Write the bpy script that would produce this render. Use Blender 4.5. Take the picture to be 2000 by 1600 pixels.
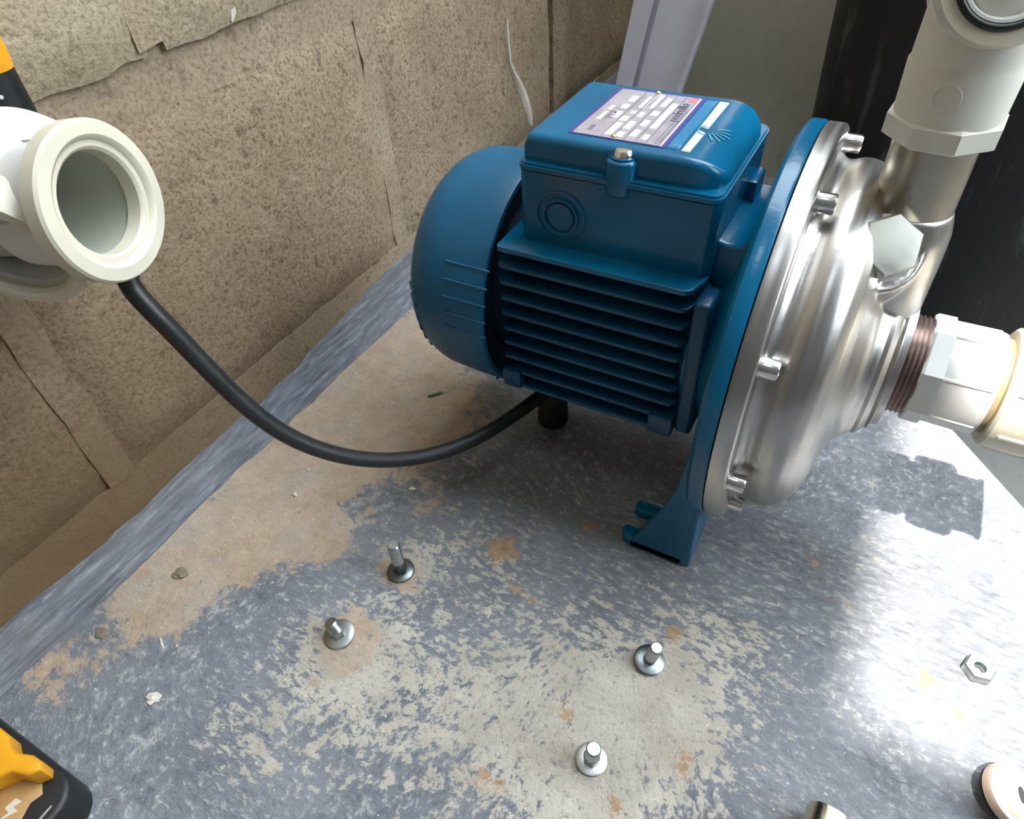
import bpy, bmesh, math, random
from mathutils import Vector, Matrix, noise
random.seed(4)
PI = math.pi
S = bpy.context.scene
for o in list(bpy.data.objects): bpy.data.objects.remove(o)
COL = S.collection

# ------------------------------------------------------------------ camera
cam = bpy.data.cameras.new('camera'); camo = bpy.data.objects.new('camera', cam); COL.objects.link(camo)
cam.sensor_fit = 'HORIZONTAL'; cam.sensor_width = 36.0; cam.lens = 1334.473 / 2000 * 36.0
cam.clip_start = 0.01; cam.clip_end = 100
RX = (0.87734268, 0.47675312, -0.05455533); RY = (-0.37551599, 0.6113277, -0.6966105); RZ = (-0.29876004, 0.63165252, 0.7153723)
M = Matrix(((RX[0], RZ[0], -RY[0], 0.0357), (RX[1], RZ[1], -RY[1], -0.3802), (RX[2], RZ[2], -RY[2], 0.4237), (0, 0, 0, 1)))
camo.matrix_world = M
S.camera = camo
# ------------------------------------------------------------------ light
S.view_settings.view_transform = 'Standard'; S.view_settings.look = 'None'
S.view_settings.gamma = 1; S.view_settings.use_curve_mapping = False
S.view_settings.exposure = -0.10
w = bpy.data.worlds.new('sky'); S.world = w; w.use_nodes = True
wn = w.node_tree.nodes; wb = wn['Background']
SKY = 12.5
wb.inputs[0].default_value = (0.80, 0.90, 1.0, 1); wb.inputs[1].default_value = SKY
sd = bpy.data.lights.new('sun', 'SUN'); sd.energy = 17.0; sd.angle = math.radians(0.8); sd.color = (1, 0.97, 0.92)
so = bpy.data.objects.new('sun', sd); COL.objects.link(so)
SUNDIR = Vector((-0.003, 0.048, -0.145)).normalized()
so.rotation_euler = SUNDIR.to_track_quat('-Z', 'Y').to_euler(); so.location = (0, -1, 3)

H = 0.1452      # shaft height above the plinth
# ------------------------------------------------------------------ materials
class NT:
    def __init__(s, name):
        s.m = bpy.data.materials.new(name); s.m.use_nodes = True
        s.n = s.m.node_tree.nodes; s.l = s.m.node_tree.links
        s.b = s.n['Principled BSDF']; s._tc = None
    def node(s, t, **k):
        n = s.n.new(t)
        for a, v in k.items(): setattr(n, a, v)
        return n
    def tc(s):
        if not s._tc: s._tc = s.n.new('ShaderNodeTexCoord')
        return s._tc.outputs['Object']
    def mp(s, scale=(1, 1, 1), rot=(0, 0, 0), src=None):
        n = s.node('ShaderNodeMapping'); s.l.new(src or s.tc(), n.inputs[0])
        n.inputs['Scale'].default_value = scale; n.inputs['Rotation'].default_value = rot
        return n.outputs[0]
    def noise(s, sc, det=4, rough=.55, vec=None, dist=0):
        n = s.node('ShaderNodeTexNoise'); s.l.new(vec or s.tc(), n.inputs['Vector'])
        n.inputs['Scale'].default_value = sc; n.inputs['Detail'].default_value = det
        n.inputs['Roughness'].default_value = rough; n.inputs['Distortion'].default_value = dist
        return n.outputs[0]
    def math(s, op, a, b=None, clamp=False):
        n = s.node('ShaderNodeMath', operation=op, use_clamp=clamp)
        for i, v in enumerate((a, b)):
            if v is None: continue
            if isinstance(v, (int, float)): n.inputs[i].default_value = v
            else: s.l.new(v, n.inputs[i])
        return n.outputs[0]
    def ramp(s, src, pts):
        n = s.node('ShaderNodeValToRGB'); s.l.new(src, n.inputs[0]); e = n.color_ramp.elements
        while len(e) < len(pts): e.new(.5)
        for i, (p, c) in enumerate(pts):
            e[i].position = p; e[i].color = (c, c, c, 1) if isinstance(c, (int, float)) else (*c, 1)
        return n.outputs[0]
    def mix(s, f, a, b, bt='MIX'):
        n = s.node('ShaderNodeMix', data_type='RGBA', blend_type=bt)
        if isinstance(f, (int, float)): n.inputs[0].default_value = f
        else: s.l.new(f, n.inputs[0])
        for i, v in ((6, a), (7, b)):
            if isinstance(v, tuple): n.inputs[i].default_value = (*v, 1)
            else: s.l.new(v, n.inputs[i])
        return n.outputs[2]
    def bump(s, h, strength=.5, dist=.001, nrm=None):
        n = s.node('ShaderNodeBump'); s.l.new(h, n.inputs['Height']); n.inputs['Strength'].default_value = strength
        n.inputs['Distance'].default_value = dist
        if nrm: s.l.new(nrm, n.inputs['Normal'])
        return n.outputs[0]
    def set(s, col=None, rough=None, metal=None, nrm=None, coat=None, spec=None):
        for k, v in (('Base Color', col), ('Roughness', rough), ('Metallic', metal), ('Normal', nrm), ('Coat Weight', coat), ('Specular IOR Level', spec)):
            if v is None: continue
            if isinstance(v, tuple): s.b.inputs[k].default_value = (*v, 1)
            elif isinstance(v, (int, float)): s.b.inputs[k].default_value = v
            else: s.l.new(v, s.b.inputs[k])
        return s.m

def simple(name, col, rough=.5, metal=0, var=.06, bump=0, bs=300, coat=0, sc=25):
    t = NT(name); n = t.noise(sc, 5)
    d = tuple(max(0, c * (1 - var * 2)) for c in col); u = tuple(min(1, c * (1 + var)) for c in col)
    c = t.ramp(n, [(.3, d), (.7, u)]); r = t.ramp(t.noise(sc * 2.3, 4), [(.3, rough * .85), (.7, min(1, rough * 1.2))])
    nr = t.bump(t.noise(bs, 3), .4, bump) if bump else None
    return t.set(c, r, metal, nr, coat)

# painted cast iron / aluminium, deep petrol blue with tiny dust specks
t = NT('blue_paint')
base = t.ramp(t.noise(18, 4), [(.3, (.0, .082, .178)), (.7, (.0, .118, .240))])
sp = t.ramp(t.noise(900, 2, .5), [(.74, 0.0), (.78, 1.0)])
spl = t.ramp(t.noise(40, 3), [(.5, 0.0), (.62, .7)])
c = t.mix(t.math('MULTIPLY', sp, spl), base, (.35, .5, .55))
MB = t.set(c, .24, 0, t.bump(t.noise(260, 3, .6), .22, .0006), .12, .4)
MB_cover = simple('blue_plastic', (.0, .095, .20), .42, 0, .05, .0002, 500)
t = NT('blue_fins_shaded')  # same blue, darkened to put the front's shade into the colour
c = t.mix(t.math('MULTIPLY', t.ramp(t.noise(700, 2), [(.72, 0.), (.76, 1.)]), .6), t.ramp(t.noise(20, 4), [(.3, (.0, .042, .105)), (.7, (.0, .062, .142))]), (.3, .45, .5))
MBF_SHADE = t.set(c, .36, 0, t.bump(t.noise(300, 3), .3, .0008))
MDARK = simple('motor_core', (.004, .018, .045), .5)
# brushed stainless
def steel(name, col, rough, sc=(900, 30, 30), bs=.25, an=0):
    t = NT(name)
    n = t.noise(1, 3, .5, t.mp(sc)); big = t.noise(14, 4)
    c = t.ramp(big, [(.3, tuple(x * .9 for x in col)), (.7, col)])
    r = t.ramp(n, [(.25, rough * .75), (.75, rough * 1.3)])
    return t.set(c, r, 1.0, t.bump(n, bs, .0002))
def turned():
    t = NT('brushed_steel'); sep = t.node('ShaderNodeSeparateXYZ'); t.l.new(t.tc(), sep.inputs[0])
    z = t.math('SUBTRACT', sep.outputs[2], H); y = sep.outputs[1]
    r = t.math('SQRT', t.math('ADD', t.math('MULTIPLY', y, y), t.math('MULTIPLY', z, z)))
    cmb = t.node('ShaderNodeCombineXYZ'); t.l.new(t.math('MULTIPLY', r, 420.), cmb.inputs[0]); t.l.new(t.math('MULTIPLY', sep.outputs[0], 420.), cmb.inputs[1]); t.l.new(t.math('MULTIPLY', t.math('ARCTAN2', z, y), 1.2), cmb.inputs[2])
    n = t.noise(1, 3, .5, cmb.outputs[0]); big = t.noise(14, 4)
    c = t.ramp(big, [(.3, (.45, .425, .40)), (.7, (.545, .52, .495))])
    return t.set(c, t.ramp(n, [(.25, .27), (.75, .38)]), 1.0, t.bump(n, .03, .0002))
MS = turned()
MSN = steel('nipple_steel', (.46, .41, .33), .30, (40, 40, 40), .0)
MBOLT = steel('bolt_steel', (.80, .77, .74), .22, (60, 60, 60), .1)
MPLUG = steel('plug_steel', (.46, .45, .40), .42, (60, 60, 60), .1)
MZINC = steel('zinc', (.50, .53, .53), .34, (60, 60, 60), .05)
MZDARK = steel('zinc_dark', (.17, .19, .19), .32, (60, 60, 60), .05)
MCHROME = steel('chrome_tube', (.62, .54, .42), .2, (300, 20, 300), .1)
MPVC = simple('white_plastic', (.63, .62, .59), .36, 0, .04, .0002, 200, .1)
MPVCW = simple('cream_plastic', (.58, .53, .415), .42, 0, .05, .0002, 200)
MPVCI_SHADE = simple('inner_plastic_shaded', (.40, .40, .32), .4, 0, .05)  # bore colour darkened to stand in for shade inside the pipe
MPVCD = simple('grey_white_plastic', (.66, .64, .56), .38, 0, .04, .0002, 200)
MRUB = simple('black_rubber', (.012, .012, .012), .45, 0, .2, .0002, 300)
MTANK = NT('black_tank_plastic')
t = MTANK
sc1 = t.ramp(t.noise(26, 6, .7, t.mp((1, 1, .25), (0, .5, .5)), 1.5), [(.54, 0.), (.64, .6)])
sc2 = t.ramp(t.noise(5, 3), [(.42, 0.), (.54, 1.)])
geo = t.node('ShaderNodeNewGeometry'); 
MTANK = t.set(t.mix(t.math('MULTIPLY', sc1, sc2), (.010, .010, .012), (.16, .16, .16)), .55, 0, None)
MLAV = simple('lavender_white_plastic', (.80, .80, .92), .45, 0, .03)
MLAVD = simple('lavender_groove', (.58, .58, .70), .5, 0, .03)
MYEL = simple('yellow_plastic', (.70, .31, .010), .42, 0, .06, .0003, 200)
MTAN = simple('brown_label', (.36, .20, .07), .5)
MBLK = simple('black_plastic', (.010, .011, .011), .5, 0, .2, .0003, 300)
MPINK = simple('pinkish_beige_metal', (.60, .45, .35), .38, .25, .08, .0002, 150)
MSTONE = simple('stone_chip', (.46, .40, .32), .9, 0, .15, .0005, 400)
MPALE = simple('pale_chip', (.62, .57, .47), .9, 0, .1, .0005, 400)
MDARKST = simple('brown_chip', (.20, .155, .105), .9, 0, .15, .0005, 400)
MLEAF = simple('green_leaf', (.05, .09, .035), .6)
# nameplate / lettering
MPLATE = simple('plate_metal', (.46, .41, .45), .35, .4, .12, 0, 0, 0, 120)
MPLATEL = simple('plate_light', (.70, .67, .68), .4)
MPLATED = simple('plate_dark', (.16, .14, .19), .5)
MPURP = simple('plate_blue_border', (.05, .04, .22), .4)
MRED = simple('plate_red', (.62, .16, .16), .5)
MSTRIPE = simple('stripe_cream', (.55, .60, .50), .5)
MLOGO = simple('logo_pale_blue', (.05, .28, .46), .4)
MBRASS = simple('brass', (.75, .55, .25), .3, 1)

# sandy concrete block
def blockmat(name, a, b, dark, bumpd=.0034):
    t = NT(name)
    g = t.noise(16, 6, .6); f = t.noise(330, 5, .72); m = t.noise(90, 5, .7)
    c = t.ramp(g, [(.28, b), (.72, a)])
    c = t.mix(t.ramp(f, [(.38, .8), (.5, 0.)]), c, dark)
    c = t.mix(t.ramp(f, [(.58, 0.), (.72, .45)]), c, (.62, .52, .40))
    c = t.mix(t.ramp(m, [(.33, .8), (.45, 0.)]), c, dark)
    c = t.mix(t.ramp(t.noise(38, 5, .7), [(.36, .5), (.5, 0.)]), c, b)
    # warmer and browner tone low on the wall, stronger towards its near end
    sep = t.node('ShaderNodeSeparateXYZ'); ge = t.node('ShaderNodeNewGeometry'); t.l.new(ge.outputs['Position'], sep.inputs[0])
    zz = t.math('ADD', sep.outputs[2], t.math('MULTIPLY', t.noise(14, 4), .12))
    yy = t.math('ADD', sep.outputs[1], t.math('MULTIPLY', t.noise(9, 4), .2))
    st = t.math('MULTIPLY', t.ramp(zz, [(.08, .92), (.40, 0.)]), t.ramp(t.math('ADD', yy, .5), [(.34, 1.), (.70, .10)]))
    c = t.mix(st, c, (.135, .082, .038))
    h = t.math('ADD', t.math('MULTIPLY', m, 1.0), t.math('MULTIPLY', f, .55))
    return t.set(c, .95, 0, t.bump(h, .9, bumpd), 0, .2)
MBLOCK = blockmat('sandy_concrete_block', (.41, .312, .208), (.30, .222, .142), (.125, .09, .06))
MBLOCKU = blockmat('upper_concrete_block', (.42, .345, .232), (.33, .266, .172), (.18, .14, .09), .0020)
MMORT = blockmat('mortar', (.40, .315, .22), (.30, .228, .15), (.17, .125, .085), .0018)

# worn grey-blue painted plinth
def plinthmat():
    t = NT('worn_grey_blue_paint'); P = t.tc()
    sep = t.node('ShaderNodeSeparateXYZ'); t.l.new(P, sep.inputs[0]); X, Y = sep.outputs[0], sep.outputs[1]
    warp = t.noise(9, 3)
    cx = t.math('ADD', X, .03); cy = t.math('ADD', Y, .135)
    rr = t.math('SQRT', t.math('ADD', t.math('MULTIPLY', cx, cx), t.math('MULTIPLY', cy, cy)))
    th = t.math('ARCTAN2', cy, cx)
    cmb = t.node('ShaderNodeCombineXYZ'); t.l.new(t.math('MULTIPLY', rr, 9.), cmb.inputs[0]); t.l.new(t.math('MULTIPLY', th, 2.2), cmb.inputs[1]); t.l.new(warp, cmb.inputs[2])
    st = t.noise(13, 7, .78, cmb.outputs[0], .35)                        # brush strokes fanning out
    st2 = t.noise(1, 7, .76, t.mp((85, 235, 100), (0, 0, .78)), .3)      # diagonal brush strokes
    mask = t.math('MAXIMUM', t.ramp(t.noise(6, 3), [(.44, 0.), (.56, 1.)]), t.ramp(rr, [(.035, 1.), (.08, 0.)]))
    n = t.node('ShaderNodeMix', data_type='FLOAT'); t.l.new(mask, n.inputs[0]); t.l.new(st, n.inputs[2]); t.l.new(st2, n.inputs[3]); streak = n.outputs[0]
    fine = t.noise(420, 5, .75); mid = t.noise(85, 7, .75, None, .3); grain = t.noise(210, 5, .7); big = t.noise(13, 5, .6)
    def dev(v, k): return t.math('MULTIPLY', t.math('SUBTRACT', v, .5), k)
    def add(lst):
        a = lst[0]
        for b in lst[1:]: a = t.math('ADD', a, b)
        return a
    paint = t.ramp(big, [(.3, (.165, .172, .192)), (.7, (.25, .257, .275))])
    paint = t.mix(t.ramp(add([streak, dev(grain, .35)]), [(.52, 0.), (.63, .75)]), paint, (.50, .495, .48))
    paint = t.mix(t.ramp(add([streak, dev(grain, .2)]), [(.36, .6), (.46, 0.)]), paint, (.095, .10, .12))
    def blob(cx_, cy_, rx, ry, amp=1., rot=0):
        m = t.node('ShaderNodeMapping'); m.vector_type = 'TEXTURE'; t.l.new(P, m.inputs[0])
        m.inputs['Location'].default_value = (cx_, cy_ - .022, 0); m.inputs['Rotation'].default_value = (0, 0, rot); m.inputs['Scale'].default_value = (rx, ry, 1)
        g = t.node('ShaderNodeTexGradient', gradient_type='QUADRATIC_SPHERE'); t.l.new(m.outputs[0], g.inputs[0])
        return t.math('MULTIPLY', t.math('POWER', g.outputs[1], .6), amp)
    # soft blobs that say where the paint is worn off
    worn = add([blob(.00, -.185, .12, .11, .40), blob(-.09, -.215, .13, .10, .27), blob(-.15, -.13, .10, .07, .24), blob(.04, -.11, .08, .06, .22), blob(-.10, -.06, .10, .07, .14),
                blob(-.19, -.23, .06, .06, .3), blob(-.16, -.26, .12, .09, .24), blob(.0, -.26, .12, .08, .25), blob(.14, -.10, .06, .06, .16), blob(-.185, -.165, .035, .035, .35), blob(.015, -.175, .05, .045, .34), blob(-.20, -.31, .08, .05, .2)])
    wsum = add([worn, dev(streak, 1.5), dev(mid, .9), dev(grain, .45)])
    wm = t.ramp(wsum, [(.22, 0.), (.27, 1.)])
    sand_c = t.ramp(t.noise(30, 5), [(.3, (.42, .37, .30)), (.7, (.56, .51, .425))])
    sand_c = t.mix(t.ramp(grain, [(.36, .55), (.46, 0.)]), sand_c, (.24, .22, .20))
    sand_c = t.mix(t.ramp(fine, [(.34, .5), (.44, 0.)]), sand_c, (.26, .23, .20))
    c = t.mix(wm, paint, sand_c)
    # orange-pink dust along the wall
    dust = add([blob(-.34, -.07, .085, .27, 1.25, -.05), blob(-.325, -.24, .065, .09, 1.1), blob(-.275, -.19, .06, .05, .65), blob(-.27, -.09, .08, .13, .7), blob(-.30, .04, .09, .10, .9), blob(-.24, -.02, .08, .07, .55), blob(-.185, -.235, .035, .045, .8), blob(-.18, -.17, .03, .025, .75), blob(-.35, -.34, .05, .05, .6), blob(-.20, -.09, .06, .05, .3)])
    dm = t.ramp(add([dust, dev(mid, 1.3), dev(streak, 1.0), dev(big, 1.2)]), [(.30, 0.), (.42, 1.)])
    dc = t.ramp(t.noise(55, 6, .7), [(.3, (.38, .275, .185)), (.7, (.53, .40, .29))])
    dc = t.mix(t.ramp(t.noise(24, 4), [(.45, 0.), (.65, .5)]), dc, (.42, .385, .34))
    dc = t.mix(t.ramp(grain, [(.32, .6), (.42, 0.)]), dc, (.26, .18, .12))
    c = t.mix(dm, c, dc)
    # small orange-brown stains
    rust = add([blob(-.127, -.118, .024, .024, .95, .6), blob(-.079, -.070, .013, .012, .8), blob(.005, -.125, .016, .014, .7), blob(-.036, -.205, .016, .014, .62), blob(.036, -.2, .018, .022, .62),
                blob(-.105, -.143, .016, .008, .7), blob(-.09, -.147, .012, .007, .6), blob(.075, -.03, .014, .012, .6), blob(.095, -.055, .02, .014, .5), blob(.152, -.085, .018, .012, .7), blob(.17, -.10, .014, .012, .6), blob(-.06, -.26, .03, .02, .55), blob(.01, -.24, .012, .012, .7)])
    rm = t.ramp(add([rust, dev(t.noise(130, 6, .75), 2.2)]), [(.40, 0.), (.52, .85)])
    rc = t.ramp(t.noise(160, 4), [(.3, (.30, .17, .08)), (.7, (.52, .34, .19))])
    c = t.mix(rm, c, rc)
    specks = t.ramp(t.noise(260, 2, .5), [(.70, 0.), (.74, .8)])
    c = t.mix(specks, c, (.62, .61, .58))
    dk = t.ramp(t.noise(200, 3, .6), [(.25, .8), (.30, 0.)])
    c = t.mix(dk, c, (.09, .08, .08))
    h = add([t.math('MULTIPLY', streak, 1.4), t.math('MULTIPLY', mid, .8), t.math('MULTIPLY', grain, .4), t.math('MULTIPLY', wm, -.12)])
    r = t.mix(t.math('MAXIMUM', wm, dm), (.50, .50, .50), (.88, .88, .88))
    return t.set(c, r, 0, t.bump(h, .75, .0034), 0, .5)
MPLINTH = plinthmat()
t = NT('grey_blue_brushed_fillet')
s1 = t.noise(1, 6, .7, t.mp((240, 30, 240), (0, 0, .12)), .5); g = t.noise(12, 4)
c = t.ramp(s1, [(.28, (.040, .046, .060)), (.5, (.115, .127, .150)), (.72, (.27, .28, .305))])
c = t.mix(t.ramp(g, [(.35, .3), (.6, 0.)]), c, (.20, .17, .14))
MFILLET = t.set(c, .6, 0, t.bump(s1, .9, .003))
def concrete(name, a, b):
    t = NT(name)
    c = t.ramp(t.noise(3.2, 6, .62), [(.3, b), (.7, a)])
    c = t.mix(t.ramp(t.noise(60, 5, .7), [(.3, .35), (.45, 0.)]), c, tuple(x * .6 for x in b))
    return t.set(c, .85, 0, t.bump(t.noise(50, 5, .7), .35, .001))
MCONC = concrete('grey_green_concrete', (.72, .69, .57), (.58, .55, .44))
MCONCF = concrete('grey_concrete_floor', (.30, .29, .27), (.19, .185, .175))
MDARKWALL = concrete('dark_blocker_wall', (.06, .055, .05), (.04, .038, .035))  # kept dark so the added walls bounce little light
MROOF = concrete('blocker_concrete', (.22, .20, .18), (.17, .16, .14))

# ------------------------------------------------------------------ helpers
def link(name, me, mat, parent=None, smooth=None):
    o = bpy.data.objects.new(name, me); COL.objects.link(o)
    if mat:
        for m in (mat if isinstance(mat, list) else [mat]): me.materials.append(m)
    if parent: o.parent = parent
    if smooth is not None:
        for p in me.polygons: p.use_smooth = True
        try: me.set_sharp_from_angle(angle=math.radians(smooth))
        except Exception: pass
    return o
def from_bm(name, bm, mat, parent=None, smooth=35):
    bmesh.ops.recalc_face_normals(bm, faces=bm.faces)
    me = bpy.data.meshes.new(name); bm.to_mesh(me); bm.free()
    return link(name, me, mat, parent, smooth)
def tag(o, label=None, cat=None, group=None, kind=None):
    if label: o['label'] = label
    if cat: o['category'] = cat
    if group: o['group'] = group
    if kind: o['kind'] = kind
    return o
def empty(name, loc, label, cat, group=None):
    o = bpy.data.objects.new(name, None); COL.objects.link(o); o.location = loc; o.empty_display_size = .02
    return tag(o, label, cat, group)
def basis(ax):
    ax = Vector(ax).normalized(); up = Vector((0, 0, 1)) if abs(ax.z) < .9 else Vector((0, 1, 0))
    u = up.cross(ax).normalized(); v = ax.cross(u).normalized()
    return ax, u, v
def lathe_bm(bm, prof, org, ax, seg=64, closed=False, ph=0):
    """prof: [(along, radius)], turned round ax through org; closed = ring profile"""
    ax, u, v = basis(ax); org = Vector(org); rings = []
    for a, r in prof:
        if r <= 1e-7: rings.append([bm.verts.new(org + ax * a)])
        else: rings.append([bm.verts.new(org + ax * a + (u * math.cos(ph + 2 * PI * k / seg) + v * math.sin(ph + 2 * PI * k / seg)) * r) for k in range(seg)])
    pairs = list(zip(rings, rings[1:])) + ([(rings[-1], rings[0])] if closed else [])
    for A, B in pairs:
        for k in range(seg):
            k2 = (k + 1) % seg
            if len(A) == 1 and len(B) == 1: continue
            if len(A) == 1: bm.faces.new((A[0], B[k], B[k2]))
            elif len(B) == 1: bm.faces.new((A[k], A[k2], B[0]))
            else: bm.faces.new((A[k], A[k2], B[k2], B[k]))
    return bm
def lathe(name, prof, org, ax, mat, parent=None, seg=64, closed=False, smooth=35, ph=0):
    return from_bm(name, lathe_bm(bmesh.new(), prof, org, ax, seg, closed, ph), mat, parent, smooth)
def box_bm(bm, lo, hi, bev=0, segs=2, only=None):
    r = bmesh.ops.create_cube(bm, size=1); vs = r['verts']
    for v in vs: v.co = Vector([lo[i] + (v.co[i] + .5) * (hi[i] - lo[i]) for i in range(3)])
    if bev:
        es = {e for v in vs for e in v.link_edges}
        if only: es = {e for e in es if only(e)}
        bmesh.ops.bevel(bm, geom=list(es), offset=bev, segments=segs, profile=.5, affect='EDGES')
    return bm
def box(name, lo, hi, mat, parent=None, bev=0, segs=2, smooth=40, only=None):
    return from_bm(name, box_bm(bmesh.new(), lo, hi, bev, segs, only), mat, parent, smooth)
def prism_bm(bm, pts, d, z0, z1, bev=0, segs=2):
    """pts in plane; d maps (a,b,c)->Vector"""
    A = [bm.verts.new(d(a, b, z0)) for a, b in pts]; B = [bm.verts.new(d(a, b, z1)) for a, b in pts]
    n = len(pts); fs = [bm.faces.new(A[::-1]), bm.faces.new(B)]
    for k in range(n): bm.faces.new((A[k], A[(k + 1) % n], B[(k + 1) % n], B[k]))
    if bev:
        es = {e for f in fs for e in f.edges}
        bmesh.ops.recalc_face_normals(bm, faces=bm.faces)
        bmesh.ops.bevel(bm, geom=list(es), offset=bev, segments=segs, profile=.5, affect='EDGES')
    return bm
def tube(name, pts, r, mat, parent=None, res=10):
    cu = bpy.data.curves.new(name, 'CURVE'); cu.dimensions = '3D'; cu.bevel_depth = r; cu.bevel_resolution = 6; cu.resolution_u = res; cu.use_fill_caps = True
    sp = cu.splines.new('NURBS'); sp.points.add(len(pts) - 1); sp.order_u = 4; sp.use_endpoint_u = True
    for i, p in enumerate(pts): sp.points[i].co = (*p, 1)
    tmp = bpy.data.objects.new('tmp', cu); COL.objects.link(tmp)
    dg = bpy.context.evaluated_depsgraph_get(); me = bpy.data.meshes.new_from_object(tmp.evaluated_get(dg))
    bpy.data.objects.remove(tmp); me.materials.clear()
    return link(name, me, mat, parent, 60)
XYZ = lambda a, b, c: Vector((a, b, c))
XZY = lambda a, b, c: Vector((a, c, b))      # profile in XZ, extruded along Y

# ------------------------------------------------------------------ setting
XW = -0.390
def roughblock(y0, y1, z0, z1, mat, name, parent, proud=0.0, wob=.0022, thick=.05, seed=0, er=1.0):
    ny = max(6, int((y1 - y0) / .016)); nz = max(6, int((z1 - z0) / .016)); bm = bmesh.new(); g = []
    for i in range(ny + 1):
        row = []
        for j in range(nz + 1):
            u = i / ny; v = j / nz; y = y0 + (y1 - y0) * u; z = z0 + (z1 - z0) * v
            e = min(u * (y1 - y0), (1 - u) * (y1 - y0), v * (z1 - z0), (1 - v) * (z1 - z0))
            edge = max(0, 1 - e / .014) ** 2
            q = Vector((seed * 3.1, y * 22, z * 22)); n = noise.noise(q) * .7 + noise.noise(q * 3.1) * .4
            en = noise.noise(Vector((seed, y * 60, z * 60)))
            if u in (0, 1): y += .0035 * noise.noise(Vector((seed + 9, z * 45, 0)))
            if v in (0, 1): z += .004 * noise.noise(Vector((seed + 5, y * 35, 0)))
            row.append(bm.verts.new((XW + proud + wob * n - er * edge * (.0052 + .002 * en), y, z)))
        g.append(row)
    for i in range(ny):
        for j in range(nz): bm.faces.new((g[i][j], g[i + 1][j], g[i + 1][j + 1], g[i][j + 1]))
    rim = [r[0] for r in g] + g[-1][1:] + [r[-1] for r in g[::-1]][1:] + g[0][::-1][1:-1]
    back = [bm.verts.new((XW - thick, v.co.y, v.co.z)) for v in rim]
    for k in range(len(rim)): bm.faces.new((rim[k], rim[(k + 1) % len(rim)], back[(k + 1) % len(rim)], back[k]))
    bm.faces.new(back)
    return from_bm(name, bm, mat, parent, 60)
wall = box('wall_left', (XW - .20, -1.6, -.3), (XW - .0125, 1.25, 2.5), MMORT); tag(wall, kind='structure')
BW, BH, J = .3495, .2150, .0135     # block face and joint
PIT = BW + J
ZC = .050                         # bottom of the first visible course
k = 0
YJ = .1230                          # centre of the vertical joint beside the pump
for row in range(-1, 7):
    z0 = ZC + row * (BH + .031) if row >= 0 else ZC - BH - .024
    off = 0 if row % 2 == 0 else PIT / 2 - .024
    for c in range(-5, 4):
        y0 = YJ + J / 2 + c * PIT + off; y1 = y0 + BW
        if y0 < -1.6 or y1 > 1.3 or row > 4: continue
        if y1 > 1.05: y1 = 1.05
        if y1 - y0 < .05: continue
        if row < 0 and y1 < .5: continue
        roughblock(y0, y1, z0, z0 + BH, MBLOCKU if row >= 1 else MBLOCK, 'block', wall, .0055 if row == 1 else 0, seed=k); k += 1
# smeared mortar in the joints
for (y0, y1, z0, z1) in ((-.62, .99, ZC + BH - .004, ZC + BH + .035),):
    roughblock(y0, y1, z0, z1, MMORT, 'mortar_joint', wall, -.0045, .003, .02, 77, 0)
roughblock(YJ + PIT / 2 - PIT - .024 - .012, YJ + PIT / 2 - PIT - .024 + .012, ZC + BH + .036, ZC + 2 * BH + .031, MMORT, 'mortar_joint', wall, .0018, .0015, .02, 81, 0)
roughblock(YJ - .011, YJ + .011, ZC, ZC + BH, MMORT, 'mortar_joint', wall, -.0032, .0018, .02, 78, 0)
roughblock(YJ - PIT - .011, YJ - PIT + .011, ZC, ZC + BH, MMORT, 'mortar_joint', wall, -.0024, .0018, .02, 79, 0)
roughblock(-.62, .99, .0, ZC + .001, MMORT, 'mortar_joint', wall, -.0035, .002, .02, 80, 0)
def smear(pts, r, mat, label):
    bm = bmesh.new(); prev = None
    for i, (y, z, w_) in enumerate(pts):
        row = [bm.verts.new((XW + d, y + o * w_ + .0008 * noise.noise(Vector((i, o, 3))), z)) for o, d in ((-1, -.001), (-.5, .0032), (.5, .0035), (1, -.001))]
        if prev:
            for a in range(3): bm.faces.new((prev[a], prev[a + 1], row[a + 1], row[a]))
        prev = row
    return from_bm('mortar_smear', bm, mat, wall, 60)
MSMEAR = simple('pale_mortar', (.58, .52, .42), .9, 0, .15, .001, 300)
smear([(.361, .205, .0005), (.3614, .185, .0035), (.364, .158, .0022), (.372, .145, .0040), (.3836, .130, .0060), (.395, .112, .0085), (.4012, .099, .0100), (.4080, .082, .0075), (.412, .066, .002)], 1, MSMEAR, '')
smear([(-.013, .330, .001), (-.0118, .312, .0035), (-.015, .303, .0040), (-.018, .2985, .0010)], 1, MSMEAR, '')
# back wall, lower floor; unseen front, right and roof slabs added to shape light
tag(box('wall_back', (-.6, 1.03, -.3), (2.6, 1.2, 1.5), MCONC), kind='structure')
tag(box('wall_front_blocker', (-.6, -1.5, -.3), (2.6, -1.3, 2.5), MDARKWALL), kind='structure')  # unseen dark wall, added to keep light off the front faces
FL = -.24
tag(box('floor', (-6, -6, FL - .1), (8, 8, FL), MCONCF), kind='structure')
wr = box('wall_right_blocker', (2.0, -1.5, -.3), (2.15, -.30, 2.5), MDARKWALL); tag(wr, kind='structure')  # unseen, added to block sky light from the right
box('low_light_blocker', (2.0, -.30, -.3), (2.15, 1.2, .75), MROOF, wr)  # unseen, added as the lower edge of the sky opening
roof = box('ceiling_light_blocker', (-.6, -1.5, 2.5), (.162, .24, 2.62), MROOF); tag(roof, kind='structure')  # unseen slab, added and cut to shape the sun patch
box('sun_slot_blocker', (.162, -1.5, 2.5), (2.15, -1.022, 2.62), MROOF, roof)  # added slabs round the slot that forms the sun patch
box('sun_slot_blocker', (.162, -.62, 2.5), (2.15, .24, 2.62), MROOF, roof)
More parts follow.
